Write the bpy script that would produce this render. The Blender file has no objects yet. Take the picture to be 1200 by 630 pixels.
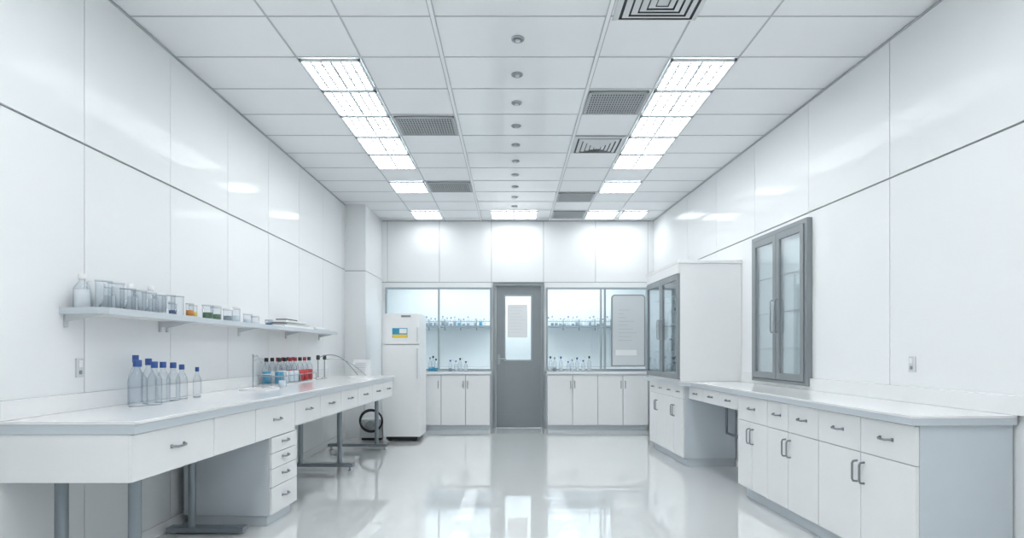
import bpy, math, random
from mathutils import Matrix, Vector
random.seed(4)
S = bpy.context.scene

# ---------------------------------------------------------------- materials
def mat(name, col, rough=0.5, metal=0.0, spec=0.5, coat=0.0, noise=0.0, nscale=6.0, emit=None, es=0):
    m = bpy.data.materials.new(name); m.use_nodes = True
    nt = m.node_tree; p = nt.nodes['Principled BSDF']
    c = (col[0], col[1], col[2], 1)
    p.inputs['Base Color'].default_value = c
    p.inputs['Roughness'].default_value = rough
    p.inputs['Metallic'].default_value = metal
    p.inputs['Specular IOR Level'].default_value = spec
    p.inputs['Coat Weight'].default_value = coat
    p.inputs['Coat Roughness'].default_value = 0.012
    if noise > 0:
        tc = nt.nodes.new('ShaderNodeTexCoord')
        n = nt.nodes.new('ShaderNodeTexNoise'); n.inputs['Scale'].default_value = nscale
        n.inputs['Detail'].default_value = 4
        r = nt.nodes.new('ShaderNodeValToRGB')
        r.color_ramp.elements[0].position = 0.3; r.color_ramp.elements[1].position = 0.7
        r.color_ramp.elements[0].color = (col[0]*(1-noise), col[1]*(1-noise), col[2]*(1-noise), 1)
        r.color_ramp.elements[1].color = c
        nt.links.new(tc.outputs['Object'], n.inputs['Vector'])
        nt.links.new(n.outputs['Fac'], r.inputs['Fac'])
        nt.links.new(r.outputs['Color'], p.inputs['Base Color'])
    if emit:
        p.inputs['Emission Color'].default_value = (*emit, 1)
        p.inputs['Emission Strength'].default_value = es
    return m

def glass(name, tint=(0.93, 0.96, 0.97), base=0.05, edge=0.5, power=3.0, rough=0.02, gcol=(0.95,0.97,1.0)):
    # thin-walled glass: reflectance rises towards grazing angles, same from both sides
    m = bpy.data.materials.new(name); m.use_nodes = True
    nt = m.node_tree; nt.nodes.clear()
    o = nt.nodes.new('ShaderNodeOutputMaterial'); mx = nt.nodes.new('ShaderNodeMixShader')
    t = nt.nodes.new('ShaderNodeBsdfTransparent'); g = nt.nodes.new('ShaderNodeBsdfGlossy')
    lw = nt.nodes.new('ShaderNodeLayerWeight'); lw.inputs['Blend'].default_value = 0.5
    pw = nt.nodes.new('ShaderNodeMath'); pw.operation = 'POWER'; pw.inputs[1].default_value = power
    ma = nt.nodes.new('ShaderNodeMath'); ma.operation = 'MULTIPLY_ADD'; ma.inputs[1].default_value = edge; ma.inputs[2].default_value = base
    t.inputs['Color'].default_value = (*tint, 1)
    g.inputs['Roughness'].default_value = rough
    g.inputs['Color'].default_value = (*gcol, 1)
    nt.links.new(lw.outputs['Facing'], pw.inputs[0]); nt.links.new(pw.outputs[0], ma.inputs[0])
    nt.links.new(ma.outputs[0], mx.inputs[0]); nt.links.new(t.outputs[0], mx.inputs[1])
    nt.links.new(g.outputs[0], mx.inputs[2]); nt.links.new(mx.outputs[0], o.inputs['Surface'])
    return m

M = {}
M['wall'] = mat('wall_panel_white', (0.88, 0.90, 0.912), 0.035, spec=0.05, noise=0.012, nscale=1.5)
M['joint'] = mat('panel_joint_grey', (0.36, 0.38, 0.40), 0.6)
M['tile'] = mat('ceiling_tile_white', (0.895, 0.915, 0.93), 0.45, spec=0.3, noise=0.02, nscale=2)
M['tileg'] = mat('ceiling_tile_gloss', (0.895, 0.92, 0.935), 0.12, spec=0.5, noise=0.015, nscale=2)
M['tbar'] = mat('ceiling_grid_bar', (0.52, 0.55, 0.58), 0.4)
M['rail'] = mat('ceiling_main_rail', (0.48, 0.51, 0.54), 0.35, metal=0.1)
M['floor'] = mat('epoxy_floor', (0.80, 0.815, 0.815), 0.02, spec=1.0, coat=1.0, noise=0.02, nscale=0.8)
M['cab'] = mat('cabinet_white_laminate', (0.90, 0.91, 0.918), 0.25, noise=0.012)
M['carc'] = mat('cabinet_carcass_grey', (0.66, 0.715, 0.76), 0.4, noise=0.03)
M['gap'] = mat('cabinet_gap', (0.40, 0.42, 0.44), 0.6)
M['slab'] = mat('worktop_white', (0.90, 0.91, 0.918), 0.08, spec=0.5, noise=0.012)
M['edge'] = mat('worktop_edge_grey', (0.60, 0.65, 0.69), 0.3)
M['steel'] = mat('brushed_steel', (0.42, 0.45, 0.48), 0.3, metal=0.9, noise=0.1, nscale=30)
M['handle'] = mat('handle_nickel', (0.27, 0.29, 0.31), 0.3, metal=0.8)
M['leg'] = mat('leg_grey_steel', (0.26, 0.30, 0.33), 0.35, metal=0.5)
M['frame'] = mat('grey_aluminium_frame', (0.29, 0.32, 0.335), 0.4, metal=0.3)
M['framel'] = mat('window_frame_aluminium', (0.36, 0.41, 0.44), 0.4, metal=0.3)
M['door'] = mat('door_grey_paint', (0.27, 0.30, 0.315), 0.4, noise=0.04)
M['black'] = mat('black_plastic', (0.02, 0.022, 0.025), 0.4)
M['dark'] = mat('vent_dark', (0.08, 0.09, 0.10), 0.7)
M['slat'] = mat('vent_slat', (0.48, 0.51, 0.53), 0.5)
M['lamp'] = mat('lamp_diffuser', (0.9, 0.9, 0.9), 0.5, emit=(0.975, 0.995, 1.0), es=13.5)
M['lampf'] = mat('lamp_louvre', (0.72, 0.77, 0.80), 0.3)
M['white'] = mat('white_plastic', (0.88, 0.89, 0.90), 0.3)
M['frost'] = mat('frosted_labware', (0.80, 0.83, 0.85), 0.25)
M['offw'] = mat('plate_grey', (0.66, 0.69, 0.71), 0.35)
M['board'] = mat('board_grey', (0.64, 0.68, 0.70), 0.2)
M['paper'] = mat('paper', (0.84, 0.86, 0.87), 0.7)
M['blue'] = mat('cap_blue', (0.03, 0.09, 0.32), 0.35)
M['cyan'] = mat('cyan_plastic', (0.05, 0.35, 0.55), 0.4)
M['yel'] = mat('yellow_label', (0.85, 0.62, 0.08), 0.4)
M['red'] = mat('red_liquid', (0.60, 0.03, 0.03), 0.2)
M['dred'] = mat('dark_red_cap', (0.28, 0.02, 0.03), 0.35)
M['orange'] = mat('orange_powder', (0.75, 0.28, 0.05), 0.5)
M['green'] = mat('green_leaf', (0.14, 0.26, 0.16), 0.5, noise=0.4, nscale=40)
M['text'] = mat('printed_grey', (0.45, 0.48, 0.50), 0.7)
M['liq'] = mat('pale_liquid', (0.74, 0.82, 0.87), 0.1)
M['glass'] = glass('window_glass', (0.94, 0.965, 0.975), base=0.05)
M['cglass'] = glass('cabinet_glass', (0.92, 0.95, 0.955), base=0.12, edge=0.5)
M['bott'] = glass('labware_glass', (0.955, 0.968, 0.98), base=0.03, edge=0.6, power=2.2, gcol=(0.55,0.62,0.67), rough=0.05)
M['inn'] = mat('cabinet_interior', (0.84, 0.88, 0.90), 0.25, spec=0.5)
M['white2'] = mat('rear_room_white', (0.84, 0.885, 0.90), 0.5, noise=0.02)
M['shelf2'] = mat('rear_shelf_steel', (0.27, 0.33, 0.37), 0.4)
M['lamp2'] = mat('rear_lamp_diffuser', (0.9, 0.9, 0.9), 0.5, emit=(0.94, 0.985, 1.0), es=11)

# ---------------------------------------------------------------- mesh builder
class B:
    def __init__(s):
        s.v = []; s.f = []; s.m = []; s.sm = []; s.mats = []; s.T = Matrix.Identity(4)
    def mi(s, k):
        if k not in s.mats: s.mats.append(k)
        return s.mats.index(k)
    def add(s, vs, fs, k, smooth=False):
        o = len(s.v); i = s.mi(k)
        s.v += [s.T @ Vector(p) for p in vs]
        for f in fs:
            s.f.append([a+o for a in f]); s.m.append(i); s.sm.append(smooth)
    def box(s, x0, x1, y0, y1, z0, z1, k):
        if x0 > x1: x0, x1 = x1, x0
        if y0 > y1: y0, y1 = y1, y0
        if z0 > z1: z0, z1 = z1, z0
        vs = [(x0,y0,z0),(x1,y0,z0),(x1,y1,z0),(x0,y1,z0),(x0,y0,z1),(x1,y0,z1),(x1,y1,z1),(x0,y1,z1)]
        s.add(vs, [(0,3,2,1),(4,5,6,7),(0,1,5,4),(1,2,6,5),(2,3,7,6),(3,0,4,7)], k)
    def prism(s, poly, z0, z1, k):
        n = len(poly)
        vs = [(p[0],p[1],z0) for p in poly] + [(p[0],p[1],z1) for p in poly]
        fs = [tuple(reversed(range(n))), tuple(range(n, 2*n))] + [(i,(i+1)%n,n+(i+1)%n,n+i) for i in range(n)]
        s.add(vs, fs, k)
    def prism_xz(s, poly, y0, y1, k):
        n = len(poly)
        vs = [(p[0],y0,p[1]) for p in poly] + [(p[0],y1,p[1]) for p in poly]
        fs = [tuple(range(n)), tuple(reversed(range(n, 2*n)))] + [(i,n+i,n+(i+1)%n,(i+1)%n) for i in range(n)]
        s.add(vs, fs, k)
    def lathe(s, prof, c, k, seg=20):
        vs = []; fs = []
        for r, z in prof:
            for i in range(seg):
                a = 2*math.pi*i/seg
                vs.append((c[0]+r*math.cos(a), c[1]+r*math.sin(a), c[2]+z))
        for j in range(len(prof)-1):
            for i in range(seg):
                a = j*seg+i; b = j*seg+(i+1)%seg
                fs.append((a, b, b+seg, a+seg))
        if prof[0][0] > 0.0015: fs.append(tuple(reversed(range(seg))))
        s.add(vs, fs, k, True)
    def cyl(s, p0, p1, r, k, seg=16):
        s.tube([p0, p1], r, k, seg)
    def tube(s, pts, r, k, seg=8):
        P = [Vector(p) for p in pts]; vs = []; fs = []
        for i, p in enumerate(P):
            d = (P[min(i+1,len(P)-1)] - P[max(i-1,0)]).normalized()
            up = Vector((0,0,1)) if abs(d.z) < 0.9 else Vector((1,0,0))
            if i == 0: a = d.cross(up).normalized()
            else: a = (a - d*a.dot(d)).normalized()
            b = d.cross(a)
            for q in range(seg):
                t = 2*math.pi*q/seg
                vs.append(tuple(p + a*(r*math.cos(t)) + b*(r*math.sin(t))))
        for j in range(len(P)-1):
            for q in range(seg):
                x = j*seg+q; y = j*seg+(q+1)%seg
                fs.append((x, y, y+seg, x+seg))
        n = (len(P)-1)*seg
        s.add(vs, fs, k, True)
        s.add(vs[:seg], [tuple(reversed(range(seg)))], k)
        s.add(vs[n:], [tuple(range(seg))], k)
    def done(s, name, bevel=0.0, seg=2):
        xs = [v.x for v in s.v]; ys = [v.y for v in s.v]; zs = [v.z for v in s.v]
        o = Vector(((min(xs)+max(xs))/2, (min(ys)+max(ys))/2, min(zs)))
        me = bpy.data.meshes.new(name)
        me.from_pydata([tuple(v-o) for v in s.v], [], s.f)
        for k in s.mats: me.materials.append(M[k])
        me.polygons.foreach_set('material_index', s.m)
        me.polygons.foreach_set('use_smooth', s.sm)
        me.update()
        ob = bpy.data.objects.new(name, me); ob.location = o
        S.collection.objects.link(ob)
        if bevel > 0:
            b = ob.modifiers.new('bevel', 'BEVEL'); b.width = bevel; b.segments = seg
            b.limit_method = 'ANGLE'; b.angle_limit = math.radians(50)
        return ob

# ---------------------------------------------------------------- dimensions
EYE = 1.136; H = 3.025; XL = -2.17; YB = 8.10; YF = -1.6; ZJ = 2.18
TR = 0.0486
T_R = Matrix.Translation((2.46, 0, 0)) @ Matrix.Rotation(math.atan(TR), 4, 'Z')   # local -x into room
T_L = Matrix.Translation((-1.70, 0, 0)) @ Matrix.Rotation(-math.atan(0.05), 4, 'Z')  # desk front line, local +x into room

# ---------------------------------------------------------------- floor
b = B(); b.box(-2.6, 2.9, YF-0.2, YB+0.02, -0.1, 0, 'floor'); b.done('floor')
# ---------------------------------------------------------------- ceiling
cols = [XL, -1.39, -0.975, -0.45, 0.545, 1.02, 1.465, 2.56]
P0 = 3.14; PITCH = 0.435
rows = [P0 + PITCH*i for i in range(-11, 12)]
b = B()
b.box(-2.4, 2.8, YF-0.2, YB+0.2, H+0.012, H+0.12, 'joint')
ys = [YF] + [r for r in rows if r > YF+0.1] + [YB]
for ci in range(len(cols)-1):
    for ri in range(len(ys)-1):
        k = 'tileg' if ci == 3 else 'tile'
        b.box(cols[ci]+0.004, cols[ci+1]-0.004, ys[ri]+0.004, ys[ri+1]-0.004, H, H+0.012, k)
for c in cols[1:-1]:
    w = 0.016 if c in (-0.45, 0.545) else 0.005
    b.box(c-w, c+w, YF, YB, H-0.004, H+0.002, 'rail' if w > .01 else 'tbar')
    if w > .01:
        b.box(c-w+0.006, c+w-0.006, YF, YB, H-0.006, H-0.003, 'tile')
for r in ys[1:-1]:
    b.box(XL, 2.56, r-0.004, r+0.004, H-0.003, H+0.002, 'tbar')
b.done('ceiling')

# ---------------------------------------------------------------- walls
def panels(b, y0, y1, joints, side, z0=0.0, z1=H, zj=ZJ, g=0.004):
    js = [y0] + [j for j in joints if y0 < j < y1] + [y1]
    for i in range(len(js)-1):
        a, c = js[i]+g*0.6, js[i+1]-g*0.6
        for (u, v) in ((z0, zj-0.006), (zj+0.006, z1)):
            b.box(0, side*0.012, a, c, u, v, 'wall')
b = B(); b.T = Matrix.Translation((XL, 0, 0))
b.box(-0.012, -0.15, YF-0.2, YB+0.2, 0, H+0.02, 'joint')
panels(b, YF, YB, [2.815+0.71*i for i in range(-6, 8)], -1)
b.done('wall_left')
b = B(); b.T = T_R.copy()
b.box(0.012, 0.15, YF-0.2, YB+0.2, 0, H+0.02, 'joint')
panels(b, YF, YB+0.1, [3.376+0.845*i for i in range(-6, 7)], 1)
b.done('wall_right')
b = B(); b.box(-2.3, 2.75, YF-0.12, YF, 0, H, 'wall'); b.done('wall_front')

WX = [(-1.85, -0.30), (0.50, 1.985)]; WZ = (0.84, 2.05); DX = (-0.278, 0.468); DZ = 2.11
b = B()
def wb(x0, x1, z0, z1, k='wall', y0=YB, y1=YB+0.1): b.box(x0, x1, y0, y1, z0, z1, k)
wb(-2.3, 2.3, 2.125, H+0.02, 'joint', YB+0.012)
js = [-2.17, -1.82, -1.06, -0.30, 0.46, 1.22, 1.985, 2.2]
for i in range(len(js)-1):
    wb(js[i]+0.003, js[i+1]-0.003, 2.13, H, y1=YB+0.012)
wb(-2.3, WX[0][0], 0, 2.122); wb(WX[1][1], 2.2, 0, 2.122)
wb(WX[0][0], WX[0][1], 0, WZ[0]); wb(WX[1][0], WX[1][1], 0, WZ[0])
wb(WX[0][0], WX[0][1], WZ[1], 2.122); wb(WX[1][0], WX[1][1], WZ[1], 2.122)
wb(WX[0][1], DX[0]-0.001, 0, 2.122); wb(DX[1]+0.001, WX[1][0], 0, 2.122)
b.done('wall_back')
b = B()
b.box(XL+0.001, -1.90, 7.2, YB-0.001, 0, 2.16, 'wall')
b.box(XL+0.001, -1.905, 7.205, YB-0.001, 2.16, 2.170, 'joint')
b.box(XL+0.001, -1.90, 7.2, YB-0.001, 2.170, H-0.001, 'wall')
b.done('wall_column')

b = B(); b.box(XL, XL+0.012, YF, YB, H-0.012, H-0.004, 'rail'); b.done('trim_1')
b = B(); b.T = T_R.copy(); b.box(-0.012, 0, YF, YB, H-0.012, H-0.004, 'rail'); b.done('trim_2')
b = B(); b.box(-1.89, 2.03, YB-0.012, YB, H-0.012, H-0.004, 'rail'); b.done('trim_3')
b = B(); b.box(XL, XL+0.01, YF, 7.2, 0, 0.07, 'cab'); b.done('baseboard_left')
b = B(); b.T = T_R.copy(); b.box(-0.01, 0, YF, YB-0.1, 0, 0.07, 'cab'); b.done('baseboard_right')

# ---------------------------------------------------------------- rear room behind the glazing
b = B(); b.box(-2.6, 2.6, 9.75, 9.85, 0, 2.6, 'white2'); b.done('wall_rear_room')
b = B(); b.box(-2.6, 2.6, YB+0.1, 9.75, -0.1, 0, 'white2'); b.done('floor_rear_room')
b = B(); b.box(-2.6, 2.6, YB+0.2, 9.85, 2.5, 2.6, 'white2'); b.done('ceiling_rear_room')
b = B(); b.box(-2.7, -2.6, YB+0.1, 9.85, 0, 2.6, 'white2'); b.done('wall_rear_room_left')
b = B(); b.box(2.6, 2.7, YB+0.1, 9.85, 0, 2.6, 'white2'); b.done('wall_rear_room_right')
for cx in (-1.3, 0.1, 1.4):
    b = B(); b.box(cx-0.5, cx+0.5, 8.7, 9.3, 2.46, 2.499, 'lampf'); b.box(cx-0.47, cx+0.47, 8.73, 9.27, 2.452, 2.461, 'lamp2')
    b.done('rear_room_ceiling_light')

def bottle(b, x, y, z, h, r, cap='blue', liq=None, lf=0.5, body='bott', seg=16):
    b.lathe([(r*0.9,0),(r,h*0.03),(r,h*0.55),(r*0.93,h*0.62),(r*0.55,h*0.74),(r*0.36,h*0.79),(r*0.36,h*0.88)], (x,y,z), body, seg)
    if cap:
        b.lathe([(r*0.46,h*0.86),(r*0.47,h*0.87),(r*0.47,h),(r*0.40,h*1.01),(0.001,h*1.01)], (x,y,z), cap, seg)
    else:
        b.lathe([(r*0.36,h*0.88),(r*0.45,h*0.9),(r*0.36,h*0.92)], (x,y,z), body, seg)
    if liq:
        b.lathe([(r*0.86,h*0.02),(r*0.94,h*0.04),(r*0.94,h*0.55*lf),(0.001,h*0.55*lf)], (x,y,z+0.001), liq, seg)

for (x0, x1) in ((-2.0, -0.35), (0.55, 2.3)):
    b = B()
    b.box(x0, x1, 9.42, 9.74, 1.53, 1.555, 'shelf2')
    b.box(x0, x1, 9.42, 9.435, 1.62, 1.63, 'shelf2')
    b.box(x0, x1, 9.40, 9.74, 0.80, 0.85, 'slab')
    b.box(x0+0.02, x1-0.02, 9.44, 9.74, 0.0, 0.80, 'cab')
    x = x0+0.05
    while x < x1-0.03:
        b.box(x-0.008, x+0.008, 9.42, 9.435, 1.47, 1.66, 'shelf2')
        x += 0.27
    b.done('rear_room_shelf')
    b = B(); x = x0+0.08
    while x < x1-0.06:
        bottle(b, x, 9.58, 1.556, random.uniform(0.12, 0.17), 0.028, random.choice(['shelf2','shelf2','blue','white']), 'shelf2' if random.random() < .5 else random.choice([None,'cyan','offw']), random.uniform(.4,.9), seg=10)
        x += random.uniform(0.06, 0.085)
    b.done('reagent_bottle_row')

# ---------------------------------------------------------------- windows
def window(name, x0, x1, mull):
    b = B(); z0, z1 = WZ; t = 0.022
    ya, yb = YB-0.012, YB+0.06
    b.box(x0, x1, ya, yb, z1-t, z1, 'framel'); b.box(x0, x1, ya, yb, z0, z0+t, 'framel')
    for x in [x0+t/2, x1-t/2]+mull:
        b.box(x-t/2, x+t/2, ya, yb, z0+t, z1-t, 'framel')
    b.box(x0+0.01, x1-0.01, YB+0.02, YB+0.026, z0+0.01, z1-0.01, 'glass')
    b.done(name)
window('window_1', WX[0][0]+.001, WX[0][1]-.001, [-1.07])
window('window_2', WX[1][0]+.001, WX[1][1]-.001, [1.30, 1.36])
# ---------------------------------------------------------------- door
b = B(); t = 0.04; ya, yb = YB-0.03, YB+0.1
b.box(DX[0], DX[0]+t, ya, yb, 0, DZ, 'frame'); b.box(DX[1]-t, DX[1], ya, yb, 0, DZ, 'frame')
b.box(DX[0]+t, DX[1]-t, ya, yb, DZ-t, DZ, 'frame')
lx0, lx1 = DX[0]+t+0.005, DX[1]-t-0.005; zt = DZ-t-0.005
gx0, gx1, gz0, gz1 = -0.105, 0.285, 0.985, 1.93
yl0, yl1 = YB, YB+0.045
b.box(lx0, gx0, yl0, yl1, 0.01, zt, 'door'); b.box(gx1, lx1, yl0, yl1, 0.01, zt, 'door')
b.box(gx0, gx1, yl0, yl1, 0.01, gz0, 'door'); b.box(gx0, gx1, yl0, yl1, gz1, zt, 'door')
for (a,c,d,e) in ((gx0-.012,gx0+.01,gz0,gz1),(gx1-.01,gx1+.012,gz0,gz1),(gx0-.012,gx1+.012,gz1-.01,gz1+.012),(gx0-.012,gx1+.012,gz0-.012,gz0+.01)):
    b.box(a, c, yl0-0.006, yl0+0.002, d, e, 'framel')
b.box(gx0, gx1, yl0+0.02, yl0+0.026, gz0, gz1, 'glass')
b.box(gx0+0.04, gx1-0.06, yl0+0.014, yl0+0.018, 1.32, 1.80, 'paper')
for i in range(9):
    z = 1.76-i*0.045
    b.box(gx0+0.07, gx1-0.09-random.random()*0.08, yl0+0.012, yl0+0.0145, z-0.004, z+0.001, 'offw')
b.box(lx0+0.02, lx0+0.06, yl0-0.008, yl0, 0.93, 1.07, 'steel')
b.tube([(lx0+0.04,yl0-0.005,1.01),(lx0+0.04,yl0-0.05,1.01),(lx0+0.055,yl0-0.055,1.01),(lx0+0.15,yl0-0.055,1.01)], 0.009, 'steel')
b.box(lx0+0.02, lx1-0.02, yl0-0.004, yl0, 0.03, 0.2, 'door')
b.done('door_1', 0.002)

# ---------------------------------------------------------------- notice board
def rrect(x0, x1, z0, z1, r, rb=0.01):
    pts = []
    for (cx, cz, a0, rr) in ((x1-rb,z0+rb,-90,rb),(x1-r,z1-r,0,r),(x0+r,z1-r,90,r),(x0+rb,z0+rb,180,rb)):
        for i in range(7):
            a = math.radians(a0+15*i); pts.append((cx+rr*math.cos(a), cz+rr*math.sin(a)))
    return pts
b = B(); x0, x1, z0, z1 = 1.44, 1.93, 0.90, 1.94; y = YB-0.07
b.prism_xz(rrect(x0, x1, z0, z1, 0.05), y, y+0.035, 'frame')
b.prism_xz(rrect(x0+.018, x1-.018, z0+.018, z1-.018, 0.035), y-0.003, y, 'board')
for i in range(9):
    z = z1-0.22-i*0.055
    b.box(x0+0.10, x0+0.16+random.random()*0.2, y-0.005, y-0.003, z-0.006, z, 'text')
b.box(x0+0.06, x1-0.12, y-0.0045, y-0.003, z0+0.16, z0+0.24, 'paper')
for xx in (x0+0.02, x1-0.05):
    b.box(xx, xx+0.03, y+0.035, YB-0.012, z0+0.3, z0+0.34, 'frame'); b.box(xx, xx+0.03, y+0.035, YB-0.012, z1-0.3, z1-0.26, 'frame')
b.done('framed_notice_board')

# ---------------------------------------------------------------- ceiling fittings
def troffer(x0, x1, y0, y1, k='lamp'):
    b = B(); x0 += .010; x1 -= .010; y0 += .012; y1 -= .012
    zc = H-0.0035; zb = H-0.02; f = 0.014
    b.box(x0, x1, y0, y0+f, zb, zc, 'lampf'); b.box(x0, x1, y1-f, y1, zb, zc, 'lampf')
    b.box(x0, x0+f, y0, y1, zb, zc, 'lampf'); b.box(x1-f, x1, y0, y1, zb, zc, 'lampf')
    b.box(x0+f, x1-f, y0+f, y1-f, H-0.008, zc, k)
    n = 6
    for i in range(1, n):
        x = x0+(x1-x0)*i/n; w = 0.010 if i == n//2 else 0.007
        b.box(x-w, x+w, y0+f, y1-f, H-0.013, H-0.0085, 'lampf')
    for i in range(1, 5):
        y = y0+(y1-y0)*i/5
        b.box(x0+f, x1-f, y-0.008, y+0.008, H-0.012, H-0.0085, 'lampf')
    b.done('ceiling_light_panel')
R = lambda i: P0+PITCH*i
lit = [1, 2, 3, 4, 5, 7, 10]
near = [-9, -8, -7, -6, -5, -4, -3, -2]
for i in lit+near:
    troffer(-1.39, -0.975, R(i), R(i+1)); troffer(1.02, 1.465, R(i), R(i+1))
troffer(-0.30, 0.36, R(10), R(11)); troffer(1.50, 1.86, R(10), R(11))

def grille(x0, x1, y0, y1):
    b = B(); x0 += .02; x1 -= .02; y0 += .03; y1 -= .03
    zc = H-0.0035; f = 0.014
    b.box(x0, x1, y0, y1, H-0.007, zc, 'dark')
    b.box(x0, x1, y0, y0+f, H-0.016, H-0.007, 'slat'); b.box(x0, x1, y1-f, y1, H-0.016, H-0.007, 'slat')
    b.box(x0, x0+f, y0, y1, H-0.016, H-0.007, 'slat'); b.box(x1-f, x1, y0, y1, H-0.016, H-0.007, 'slat')
    n = 22
    for i in range(1, n):
        x = x0+(x1-x0)*i/n; b.box(x-0.0045, x+0.0045, y0+f, y1-f, H-0.013, H-0.007, 'slat')
    for i in range(1, 10):
        y = y0+(y1-y0)*i/10; b.box(x0+f, x1-f, y-0.003, y+0.003, H-0.012, H-0.007, 'slat')
    b.done('air_return_grille')
def diffuser(x0, x1, y0, y1):
    b = B(); x0 += .012; x1 -= .012; y0 += .012; y1 -= .012
    zc = H-0.0035
    b.box(x0, x1, y0, y1, H-0.006, zc, 'dark')
    cx, cy = (x0+x1)/2, (y0+y1)/2; hx, hy = (x1-x0)/2, (y1-y0)/2
    for i, s in enumerate((1.0, 0.80, 0.62, 0.45, 0.28)):
        w = 0.13
        a, c = hx*s, hy*s; ia, ic = hx*(s-w), hy*(s-w)
        za, zi = H-0.012-0.004*i, H-0.020-0.004*i
        if i == 0: za, zi = H-0.006, H-0.016
        vs = [(cx-a,cy-c,za),(cx+a,cy-c,za),(cx+a,cy+c,za),(cx-a,cy+c,za),
              (cx-ia,cy-ic,zi),(cx+ia,cy-ic,zi),(cx+ia,cy+ic,zi),(cx-ia,cy+ic,zi)]
        b.add(vs, [(0,1,5,4),(1,2,6,5),(2,3,7,6),(3,0,4,7)], 'offw')
    b.box(cx-hx*.12, cx+hx*.12, cy-hy*.12, cy+hy*.12, H-0.034, H-0.028, 'offw')
    b.done('air_supply_diffuser')
for (c, i) in ((0, 3), (0, 7)): grille(-0.975, -0.45, R(i), R(i+1))
grille(0.545, 1.02, R(2), R(3))
diffuser(0.545, 1.02, R(4), R(5)); diffuser(0.56, 1.06, R(-1)+0.04, R(0)+0.045)
grille(0.545, 1.02, R(8), R(9)); grille(0.545, 1.02, R(10), R(11))
for i in range(-8, 11):
    if i == 10: continue
    b = B(); c = (0.035, R(i)+PITCH*0.52, H)
    b.lathe([(0.040,-0.0005),(0.040,-0.007),(0.030,-0.012),(0.028,-0.008),(0.001,-0.008)], c, 'steel', 24)
    b.lathe([(0.018,-0.008),(0.015,-0.016),(0.001,-0.018)], c, 'offw', 16)
    b.done('ceiling_sensor')

# ---------------------------------------------------------------- furniture helpers
ZT = 0.836
def bow_v(b, x, y, z0, z1, d, k='handle', r=0.0055):
    b.tube([(x,y,z0),(x+d*.8,y,z0+0.002),(x+d,y,z0+0.014),(x+d,y,z1-0.014),(x+d*.8,y,z1-0.002),(x,y,z1)], r, k)
def bow_h(b, x, y0, y1, z, d, k='handle', r=0.0055):
    b.tube([(x,y0,z),(x+d*.7,y0+0.006,z),(x+d,y0+0.02,z-0.002),(x+d,y1-0.02,z-0.002),(x+d*.7,y1-0.006,z),(x,y1,z)], r, k)
    for y in (y0, y1): b.box(x, x+d*0.15, y-0.008, y+0.008, z-0.009, z+0.009, k)
def front(b, x, sgn, y0, y1, z0, z1, k='cab', g=0.002):
    b.box(x, x+sgn*0.018, y0+g, y1-g, z0+g, z1-g, k)

# ---------------------------------------------------------------- right bench
b = B(); b.T = T_R.copy(); F = -0.48
b.box(F+0.019, -0.012, 2.576, 4.37, 0.09, ZT-0.045, 'carc')
b.box(F+0.018, F+0.022, 2.59, 4.36, 0.1, ZT-0.05, 'gap')
b.box(F+0.06, -0.012, 2.60, 4.35, 0.0, 0.09, 'carc')
units = [2.576, 2.95, 3.32, 3.65, 3.92, 4.37]
DZ0, DZ1 = 0.60, ZT-0.05
for i in range(5):
    y0, y1 = units[i], units[i+1]
    front(b, F+0.018, -1, y0, y1, DZ0, DZ1)
    bow_h(b, F, (y0+y1)/2-0.042, (y0+y1)/2+0.042, 0.70, -0.025)
ds = [2.576, 2.95, 3.32, 3.65, 3.92, 4.145, 4.37]
for i in range(6):
    front(b, F+0.018, -1, ds[i], ds[i+1], 0.095, DZ0)
for y in (2.95-0.028, 2.95+0.028, 3.65-0.028, 3.65+0.028, 4.145-0.026, 4.145+0.026):
    bow_v(b, F, y, 0.44, 0.55, -0.028)
b.box(F+0.019, -0.012, 4.37, 5.42, 0.66, ZT-0.045, 'carc')
mid = [4.37, 4.72, 5.07, 5.42]
for i in range(3):
    front(b, F+0.018, -1, mid[i], mid[i+1], 0.665, DZ1)
    bow_h(b, F, (mid[i]+mid[i+1])/2-0.035, (mid[i]+mid[i+1])/2+0.035, 0.725, -0.022)
F2 = -0.535
b.box(F2+0.019, -0.012, 5.42, 6.52, 0.08, ZT-0.045, 'carc')
b.box(F2+0.05, -0.012, 5.44, 6.50, 0.0, 0.08, 'carc')
fs = [5.42, 5.695, 5.97, 6.245, 6.52]
for i in range(4):
    front(b, F2+0.018, -1, fs[i], fs[i+1], 0.085, 0.66); front(b, F2+0.018, -1, fs[i], fs[i+1], 0.66, DZ1)
    bow_h(b, F2, (fs[i]+fs[i+1])/2-0.03, (fs[i]+fs[i+1])/2+0.03, 0.725, -0.02)
for y in (5.695-.025, 5.695+.025, 6.245-.025, 6.245+.025): bow_v(b, F2, y, 0.47, 0.58, -0.024)
E = -0.515; E2 = -0.60
b.prism([(-0.012, 2.55), (-0.012, 6.55), (E2, 6.55), (E2, 5.36), (E, 5.28), (E, 2.55)], ZT-0.012, ZT, 'slab')
b.prism([(-0.012, 2.553), (-0.012, 6.547), (E2+.003, 6.547), (E2+.003, 5.362), (E+.003, 5.282), (E+.003, 2.553)], ZT-0.045, ZT-0.012, 'edge')
b.done('lab_bench', 0.0025)
b = B(); b.T = T_R.copy(); b.box(-0.022, -0.001, 2.0, 5.29, ZT+.001, ZT+0.09, 'slab'); b.done('trim_4')
b = B(); b.T = T_R.copy() @ Matrix.Translation((-0.06, 0, 0))
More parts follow.
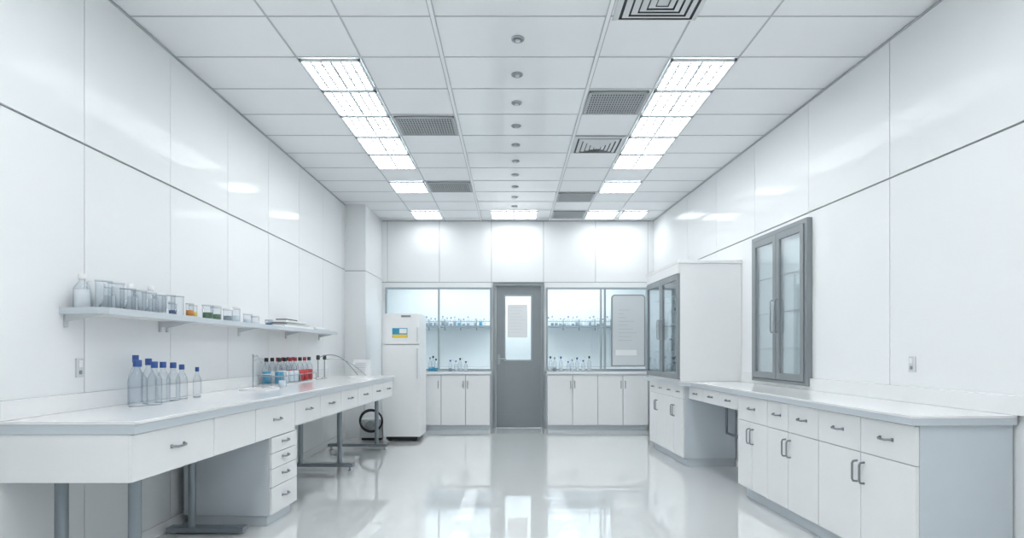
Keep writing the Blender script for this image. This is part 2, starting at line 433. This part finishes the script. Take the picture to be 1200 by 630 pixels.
b.tube([(-0.02,4.75,0.658),(-0.02,4.75,0.60),(-0.10,4.75,0.585),(-0.12,4.75,0.56),(-0.12,4.75,0.40),(-0.14,4.80,0.36),(-0.14,5.2,0.36),(-0.12,5.25,0.38),(-0.12,5.25,0.55),(-0.12,5.25,0.658)], 0.012, 'leg', 10)
b.done('waste_pipe')

# ---------------------------------------------------------------- tall glass-door cabinet on bench
def leaf(b, x, y0, y1, z0, z1, w=0.045, k='frame', gk='cglass', t=0.025):
    b.box(x-t, x, y0, y0+w, z0, z1, k); b.box(x-t, x, y1-w, y1, z0, z1, k)
    b.box(x-t, x, y0+w, y1-w, z0, z0+w*1.2, k); b.box(x-t, x, y0+w, y1-w, z1-w*1.2, z1, k)
    b.box(x-t*.6, x-t*.4, y0+w, y1-w, z0+w, z1-w, gk)
b = B(); b.T = T_R.copy(); X0, Y0, Y1, Z0, Z1 = -0.60, 5.32, 6.34, ZT+0.001, 1.965
b.box(X0, -0.002, Y0, Y0+0.02, Z0, Z1, 'cab'); b.box(X0, -0.002, Y1-0.02, Y1, Z0, Z1, 'cab')
b.box(-0.22, -0.002, Y0+.01, Y1-.01, Z0, Z1, 'inn'); b.box(X0, -0.03, Y0+.01, Y1-.01, Z0, Z0+0.03, 'cab'); b.box(X0, -0.03, Y0+.01, Y1-.01, Z1-0.03, Z1, 'cab')
b.box(X0-0.025, -0.002, Y0-0.012, Y1+0.012, Z1, Z1+0.03, 'cab')
for z in (1.12, 1.40, 1.68): b.box(X0+0.06, -0.22, Y0+0.02, Y1-0.02, z, z+0.008, 'inn')
ym = (Y0+Y1)/2
leaf(b, X0, Y0+0.004, ym-0.003, Z0+0.02, Z1-0.10); leaf(b, X0, ym+0.003, Y1-0.004, Z0+0.02, Z1-0.10)
b.box(X0-0.022, X0, Y0+0.002, Y1-0.002, Z1-0.095, Z1, 'cab')
bow_v(b, X0-0.025, ym-0.03, 1.25, 1.45, -0.03, 'steel'); bow_v(b, X0-0.025, ym+0.03, 1.25, 1.45, -0.03, 'steel')
for z in (1.129, 1.409, ZT+0.032):
    for i in range(7):
        bottle(b, X0+0.12+random.random()*0.1, Y0+0.1+i*0.13, z, random.uniform(0.12,0.2), 0.035, random.choice(['white','blue','carc']), seg=10)
b.done('glass_door_cabinet', 0.002)

# ---------------------------------------------------------------- wall glazed double-door cabinet
b = B(); b.T = T_R.copy(); Y0, Y1, Z0, Z1 = 4.17, 5.03, 0.865, 2.135; ym = (Y0+Y1)/2
X1 = -0.001
b.box(X1-0.045, X1, Y0, Y0+0.03, Z0, Z1, 'frame'); b.box(X1-0.045, X1, Y1-0.03, Y1, Z0, Z1, 'frame')
b.box(X1-0.045, X1, Y0+.03, Y1-.03, Z1-0.035, Z1, 'frame'); b.box(X1-0.045, X1, Y0+.03, Y1-.03, Z0, Z0+0.025, 'frame')
b.box(X1-0.012, X1, Y0+.01, Y1-.01, Z0+0.01, Z1-.01, 'inn')
for z in (1.15, 1.45, 1.75): b.box(X1-0.028, X1-0.012, Y0+.03, Y1-.03, z, z+0.008, 'offw')
leaf(b, X1-0.032, Y0+0.034, ym-0.004, Z0+0.03, Z1-0.04, 0.045, t=0.022); leaf(b, X1-0.032, ym+0.004, Y1-0.034, Z0+0.03, Z1-0.04, 0.045, t=0.022)
bow_v(b, X1-0.054, ym-0.028, 1.28, 1.55, -0.03, 'steel', 0.006); bow_v(b, X1-0.054, ym+0.028, 1.28, 1.55, -0.03, 'steel', 0.006)
b.done('glazed_wall_cabinet', 0.002)

# ---------------------------------------------------------------- outlets
b = B(); b.box(XL, XL+0.009, 2.755, 2.80, 1.0, 1.095, 'offw'); b.box(XL+0.009, XL+0.013, 2.765, 2.79, 1.05, 1.085, 'white'); b.box(XL+0.009, XL+0.012, 2.768, 2.787, 1.015, 1.035, 'frame'); b.done('power_socket', 0.002)
b = B(); b.T = T_R.copy(); b.box(-0.009, 0, 3.17, 3.215, 1.01, 1.10, 'offw'); b.box(-0.013, -0.009, 3.18, 3.205, 1.06, 1.09, 'white'); b.box(-0.012, -0.009, 3.183, 3.202, 1.025, 1.045, 'frame'); b.done('power_socket', 0.002)

# ---------------------------------------------------------------- rear base cabinets
def rear_cab(x0, x1, doors):
    b = B(); yf = 7.82
    b.box(x0, x1, yf+0.019, YB-0.002, 0.07, 0.79, 'carc')
    b.box(x0+0.01, x1-0.01, yf+0.017, yf+0.021, 0.08, 0.78, 'gap')
    b.box(x0+0.01, x1-0.01, yf+0.05, YB-0.002, 0, 0.07, 'carc')
    b.box(x0-0.01, x1+0.01, yf-0.02, YB-0.014, 0.79, 0.802, 'edge')
    b.box(x0-0.01, x1+0.01, yf-0.022, YB-0.014, 0.802, 0.832, 'slab')
    for i, (a, c) in enumerate(zip(doors[:-1], doors[1:])):
        b.box(a+0.004, c-0.004, yf, yf+0.018, 0.08, 0.785, 'cab')
        if len(doors) == 5: hx = c-0.03 if i % 2 == 0 else a+0.03
        else: hx = (c-0.04, c-0.03, a+0.03)[i]
        b.tube([(hx,yf,0.60),(hx,yf-0.022,0.603),(hx,yf-0.024,0.62),(hx,yf-0.024,0.68),(hx,yf-0.022,0.697),(hx,yf,0.70)], 0.005, 'handle')
    b.done('base_cabinet', 0.002)
rear_cab(-1.22, -0.31, [-1.22, -1.0, -0.655, -0.31])
rear_cab(0.50, 1.92, [0.50, 0.855, 1.21, 1.565, 1.92])
for (xs) in ([-1.17,-1.13,-1.09,-0.88,-0.80,-0.74,-0.66], [0.55,0.61,0.70,0.80,0.86,0.93,1.02,1.10]):
    for x in xs:
        b = B(); h = random.uniform(0.14, 0.22)
        bottle(b, x, 7.93+random.uniform(-.04,.03), 0.833, h, 0.027, random.choice(['blue','black','shelf2']), 'cyan' if x < -1.0 else random.choice(['offw','shelf2','carc']), 0.5, seg=12)
        b.done('reagent_bottle')

# ---------------------------------------------------------------- refrigerator
b = B(); x0, x1, y0, y1 = -1.60, -1.15, 6.90, 7.42
b.box(x0, x1, y0+0.05, y1, 0.05, 1.59, 'cab')
b.box(x0, x1, y0, y0+0.046, 0.06, 1.20, 'cab'); b.box(x0, x1, y0, y0+0.046, 1.208, 1.59, 'cab')
b.box(x0+.01, x1-.01, y0+0.044, y0+0.052, 0.07, 1.58, 'carc')
b.box(x1-0.035, x1-0.015, y0-0.025, y0, 0.78, 1.16, 'offw'); b.box(x1-0.035, x1-0.015, y0-0.025, y0, 1.24, 1.42, 'offw')
b.box(x0+0.03, x1-0.03, y0+0.03, y1-0.03, 0.02, 0.055, 'black')
for x in (x0+0.06, x1-0.06):
    for y in (y0+0.07, y1-0.07): b.cyl((x,y,0),(x,y,0.03), 0.02, 'black')
b.box(x0+0.11, x0+0.30, y0-0.003, y0, 1.29, 1.41, 'cyan'); b.box(x0+0.115, x0+0.295, y0-0.004, y0-0.002, 1.29, 1.33, 'yel')
b.box(x0+0.20, x0+0.29, y0-0.005, y0-0.003, 1.345, 1.40, 'white')
b.box(x0+0.22, x0+0.34, y0-0.003, y0, 1.545, 1.57, 'frame')
b.done('refrigerator', 0.008, 3)

# ---------------------------------------------------------------- left lab desk
b = B(); yN, yE = 2.33, 6.5
fx = lambda y: -1.70+0.05*y
L = XL+0.002
b.prism([(L, yN), (fx(yN), yN), (fx(yE), yE), (L, yE)], ZT-0.014, ZT, 'slab')
b.prism([(L, yN+.003), (fx(yN)-.003, yN+.003), (fx(yE)-.003, yE-.003), (L, yE-.003)], ZT-0.055, ZT-0.014, 'edge')
za, zb = 0.575, ZT-0.056
b.box(L, fx(yN)-0.03, yN+0.01, yN+0.03, za, zb, 'cab')
b.box(L, fx(yE)-0.03, yE-0.03, yE-0.01, za+0.03, zb, 'cab')
b.T = T_L.copy()
b.box(-0.05, -0.037, yN+0.02, yE, za+0.02, zb, 'carc')
b.box(-0.25, -0.05, 2.75, 6.4, 0.70, zb, 'carc')
dr = [yN+0.008, 2.93, 3.36, 3.90, 4.35, 4.80, 5.25, 5.70, 6.10, yE-0.01]
for i in range(len(dr)-1):
    z0 = za if i < 3 else za+0.03
    front(b, -0.036, 1, dr[i], dr[i+1], z0, zb)
    if i not in (1,):
        c = (dr[i]+dr[i+1])/2; bow_h(b, -0.018, c-0.045, c+0.045, (z0+zb)/2+0.01, 0.025)
b.T = Matrix.Identity(4)
for (x, y) in ((-2.03, 2.50), (-1.70, 2.50)):
    b.cyl((x,y,0.0),(x,y,zb), 0.026, 'leg', 20); b.lathe([(0.034,0),(0.034,0.02),(0.026,0.026)], (x,y,0), 'steel')
def tframe(y, xa, xb, xp, zf=0.0):
    b.box(xa, xb, y-0.035, y+0.035, zf+0.012, zf+0.042, 'leg')
    for px in xp: b.cyl((px,y,zf+0.042),(px,y,0.74), 0.022, 'leg', 16)
    for px in (xa+0.03, xb-0.03):
        b.lathe([(0.022,0),(0.022,0.008),(0.01,0.012),(0.01,zf+0.014)], (px,y,0), 'steel', 14)
tframe(3.45, -2.13, -1.66, (-1.99,))
tframe(5.25, -2.12, -1.50, (-2.0, -1.63), 0.025)
tframe(6.35, -2.10, -1.43, (-1.98, -1.55), 0.025)
b.box(-2.02, -1.98, 3.45, 6.35, 0.60, 0.65, 'leg')
b.done('lab_desk', 0.0025)
b = B(); b.box(L, XL+0.022, yN, yE, ZT+.001, ZT+0.085, 'slab'); b.done('trim_5')
b = B(); b.T = T_L.copy(); y0, y1 = 3.56, 3.93
b.box(-0.60, -0.037, y0, y1, 0.07, 0.575, 'carc')
b.box(-0.57, -0.06, y0+0.02, y1-0.02, 0.0, 0.07, 'carc')
zz = [0.075, 0.25, 0.37, 0.47, 0.573]
for i in range(4):
    front(b, -0.036, 1, y0, y1, zz[i], zz[i+1]); bow_h(b, -0.018, (y0+y1)/2-0.04, (y0+y1)/2+0.04, (zz[i]+zz[i+1])/2+0.01, 0.022)
b.done('drawer_pedestal', 0.0025)

b = B()
b.box(-1.92, -1.64, 7.0, 7.16, 0.03, 0.26, 'offw'); b.box(-1.9, -1.66, 7.0, 7.15, 0, 0.03, 'black')
ring = [(-1.77+0.14*math.cos(t*math.pi/14), 6.96, 0.25+0.14*math.sin(t*math.pi/14)) for t in range(29)]
b.tube(ring, 0.011, 'black'); b.tube([(p[0]*0.985-0.027, 6.985, p[2]*0.9+.02) for p in ring], 0.009, 'black')
b.cyl((-1.78,6.94,0.2),(-1.78,7.0,0.2),0.05,'frame')
b.done('vacuum_pump', 0.004)

# ---------------------------------------------------------------- glassware shelves
def shelf(y0, y1, d, z, name='glassware_shelf'):
    b = B(); t = 0.028
    b.box(XL+.001, XL+d, y0, y1, z-t, z, 'white'); b.box(XL+d, XL+d+0.006, y0, y1, z-t-0.004, z+0.002, 'edge')
    b.box(XL+.001, XL+d+0.006, y0-0.006, y0, z-t-0.004, z+0.002, 'edge')
    n = max(2, int((y1-y0)/0.8)+1)
    for i in range(n):
        y = y0+0.03+(y1-y0-0.06)*i/(n-1)
        b.box(XL+.001, XL+0.015, y-0.008, y+0.008, z-t-0.065, z-t, 'offw')
        b.add([(XL+.001,y-.006,z-t),(XL+d*.85,y-.006,z-t),(XL+.001,y-.006,z-t-.04),(XL+.001,y+.006,z-t),(XL+d*.85,y+.006,z-t),(XL+.001,y+.006,z-t-.04)],
              [(0,1,2),(3,5,4),(0,3,4,1),(1,4,5,2),(0,2,5,3)], 'offw')
    b.done(name, 0.002)
ZS = 1.34
shelf(2.66, 3.44, 0.235, ZS); shelf(3.45, 6.25, 0.20, ZS)

def beaker(b, x, y, z, h, r, k='bott', seg=20):
    b.lathe([(r*0.92,0.001),(r,h*0.06),(r,h*0.93),(r*1.07,h)], (x,y,z), k, seg)
    b.lathe([(r*1.07,h-0.001),(r*1.10,h+0.001),(r*1.07,h+0.003),(r*1.04,h+0.001)], (x,y,z), 'frost', seg)
    b.lathe([(r*0.95,0.0),(r*0.98,0.004),(r*0.9,0.006),(0.001,0.006)], (x,y,z), 'frost', seg)
def jar(b, x, y, z, h, r, k='bott', seg=20):
    b.lathe([(r*0.45,0.001),(r*0.45,h*0.16),(r*0.7,h*0.22),(r,h*0.36),(r,h*0.92),(r*0.9,h),(0.001,h)], (x,y,z), k, seg)
y = 2.71; i = 0
while y < 3.32:
    b = B(); h = random.uniform(0.12, 0.155)
    if i % 2: jar(b, -2.10, y, ZS, h, 0.036, 'frost')
    else: bottle(b, -2.10, y, ZS, h*1.1, 0.036, 'white', 'frost', 1.0)
    b.done('ceramic_jar' if i % 2 else 'reagent_bottle')
    b = B(); beaker(b, -2.01, y+0.02, ZS, random.uniform(0.11, 0.15), 0.034); b.done('glass_beaker')
    y += 0.086; i += 1
def sjar(x, y, r, h, liq, cap, nm='specimen_jar'):
    b = B(); beaker(b, x, y, ZS, h, r)
    b.lathe([(r*.9,0.007),(r*.9,h*0.5),(0.001,h*0.5)], (x,y,ZS), liq, 16)
    if cap: b.lathe([(r*1.05,h),(r*1.05,h*1.15),(0.001,h*1.15)], (x,y,ZS), cap, 16)
    b.done(nm)
sjar(-1.975, 3.40, 0.022, 0.08, 'orange', None)
sjar(-2.08, 3.40, 0.022, 0.08, 'blue', 'white')
sjar(-2.03, 3.53, 0.024, 0.08, 'yel', 'white')
sjar(-2.04, 3.72, 0.034, 0.095, 'green', None); sjar(-2.06, 3.86, 0.034, 0.09, 'green', 'offw')
sjar(-2.05, 4.0, 0.032, 0.085, 'shelf2', 'white'); sjar(-2.05, 4.12, 0.028, 0.10, 'liq', 'white')
sjar(-2.03, 4.26, 0.032, 0.07, 'liq', None); sjar(-2.06, 4.45, 0.03, 0.06, 'white', 'offw')
sjar(-2.06, 4.7, 0.03, 0.045, 'blue', 'cyan')
b = B(); z = ZS+0.0005
for i, (w, y0, y1, k) in enumerate(((0.17, 4.85, 5.55, 'white'), (0.15, 4.95, 5.5, 'offw'), (0.16, 4.9, 5.4, 'paper'))):
    b.box(-2.155, -2.155+w, y0, y1, z, z+0.02, k); z += 0.022
b.box(-2.13, -2.03, 5.0, 5.25, z, z+0.012, 'black')
b.done('stacked_trays', 0.003)
b = B(); b.box(-2.14, -2.0, 5.7, 6.1, ZS, ZS+0.018, 'offw'); b.box(-2.13, -2.02, 5.72, 6.0, ZS+0.018, ZS+0.035, 'white'); b.done('sample_tray', 0.003)

# ---------------------------------------------------------------- desk-top items
for (px, y, h, r) in ((161,2.98,0.245,0.044),(174,3.16,0.25,0.036),(181,3.05,0.235,0.036),(191,3.22,0.23,0.036),(203,3.30,0.225,0.036),(213,3.42,0.21,0.032),(231,3.55,0.19,0.024),(168,3.3,0.27,0.034)):
    x = (px-600)/650*y
    if px == 168: y = 3.08; x = -2.09
    b = B(); bottle(b, x, y, ZT, h, r, 'blue', None, 0.75, seg=22)
    b.lathe([(r*.95,0.002),(r*.95,0.008),(0.001,0.01)], (x,y,ZT), 'frost', 22)
    b.done('water_bottle')
b = B(); x, y = -1.97, 4.22
b.box(x-0.04, x+0.16, y-0.14, y+0.10, ZT, ZT+0.014, 'white')
b.cyl((x,y,ZT+.014),(x,y,ZT+0.27), 0.005, 'steel')
b.tube([(x,y,ZT+.22),(x+.06,y,ZT+.235),(x+.09,y,ZT+.22),(x+.10,y,ZT+.16)], 0.006, 'bott')
b.tube([(x,y,ZT+.25),(x+.03,y,ZT+.26),(x+.07,y,ZT+.20)], 0.003, 'steel')
b.done('retort_stand', 0.002)
b = B(); beaker(b, -1.87, 4.23, ZT+0.0145, 0.10, 0.035); b.done('glass_beaker')
b = B(); beaker(b, -1.83, 4.42, ZT, 0.13, 0.03); b.lathe([(0.027,.007),(0.027,.06),(.001,.06)], (-1.83,4.42,ZT), 'liq'); b.done('glass_beaker')
b = B()
for (xx, n) in ((-2.09, 6), (-1.98, 7)):
    for j in range(n):
        y = 4.72+j*0.115
        lq = 'red' if (j >= 4) else ('cyan' if j == 0 else random.choice(['liq', 'frost']))
        bottle(b, xx, y, ZT+0.012, 0.22, 0.035, 'dred' if j in (2, 3, 5) else 'black', lq, 0.85, seg=14)
b.box(-2.14, -1.93, 4.66, 5.48, ZT+0.0005, ZT+0.012, 'offw')
b.tube([(-2.14,4.66,ZT+.08),(-1.935,4.66,ZT+.08),(-1.935,5.48,ZT+.08),(-2.14,5.48,ZT+.08)], 0.004, 'steel')
for yy in (4.66, 5.07, 5.48): b.cyl((-1.935,yy,ZT+.01),(-1.935,yy,ZT+.08), 0.004, 'steel')
b.done('reagent_bottle_rack')
b = B()
for (x, y) in ((-2.0, 5.72), (-1.98, 5.86)):
    b.cyl((x,y,ZT),(x,y,ZT+0.23), 0.006, 'steel'); b.lathe([(0.035,0),(0.035,0.012),(0.001,0.014)], (x,y,ZT), 'offw')
    b.lathe([(0.016,0.20),(0.018,0.21),(0.018,0.245),(0.001,0.25)], (x,y,ZT), 'black')
b.tube([(-2.0+0.34*t, 5.72+0.25*t, ZT+0.22+0.06*math.sin(t*3.1)-0.19*t*t) for t in [i/14 for i in range(15)]], 0.005, 'frame')
b.tube([(-1.98+0.40*t, 5.86+0.15*t, ZT+0.20+0.03*math.sin(t*3.1)-0.18*t*t) for t in [i/14 for i in range(15)]], 0.004, 'steel')
b.box(-1.72, -1.52, 5.88, 6.02, ZT, ZT+0.02, 'white')
b.done('dispensing_pump')
b = B(); b.T = Matrix.Translation((-1.73, 6.3, ZT)) @ Matrix.Rotation(math.radians(-12), 4, 'Z')
b.add([(-.10,0,0),(.10,0,0),(.10,.10,0),(-.10,.10,0),(-.10,.05,.19),(.10,.05,.19),(.10,.07,.19),(-.10,.07,.19)],
      [(0,3,2,1),(4,5,6,7),(0,1,5,4),(1,2,6,5),(2,3,7,6),(3,0,4,7)], 'paper')
for i in range(5): b.box(-.07, .06, .0+.045*(0.25+i*.14)-0.004, .0+.05*(0.25+i*.14), .05+i*.025, .053+i*.025, 'text')
b.done('instruction_card_stand')

# ---------------------------------------------------------------- world, camera
w = bpy.data.worlds.new('World'); S.world = w; w.use_nodes = True
w.node_tree.nodes['Background'].inputs[0].default_value = (0.8, 0.87, 0.95, 1)
w.node_tree.nodes['Background'].inputs[1].default_value = 0.6
cd = bpy.data.cameras.new('camera'); cam = bpy.data.objects.new('camera', cd); S.collection.objects.link(cam)
cam.location = (0, 0, EYE); cam.rotation_euler = (math.radians(90), 0, 0)
cd.sensor_width = 36; cd.lens = 36*650/1200; cd.shift_y = 95/1200; cd.clip_start = 0.05
S.camera = cam
S.view_settings.view_transform = 'Standard'
S.view_settings.look = 'None'
S.view_settings.exposure = 0.0
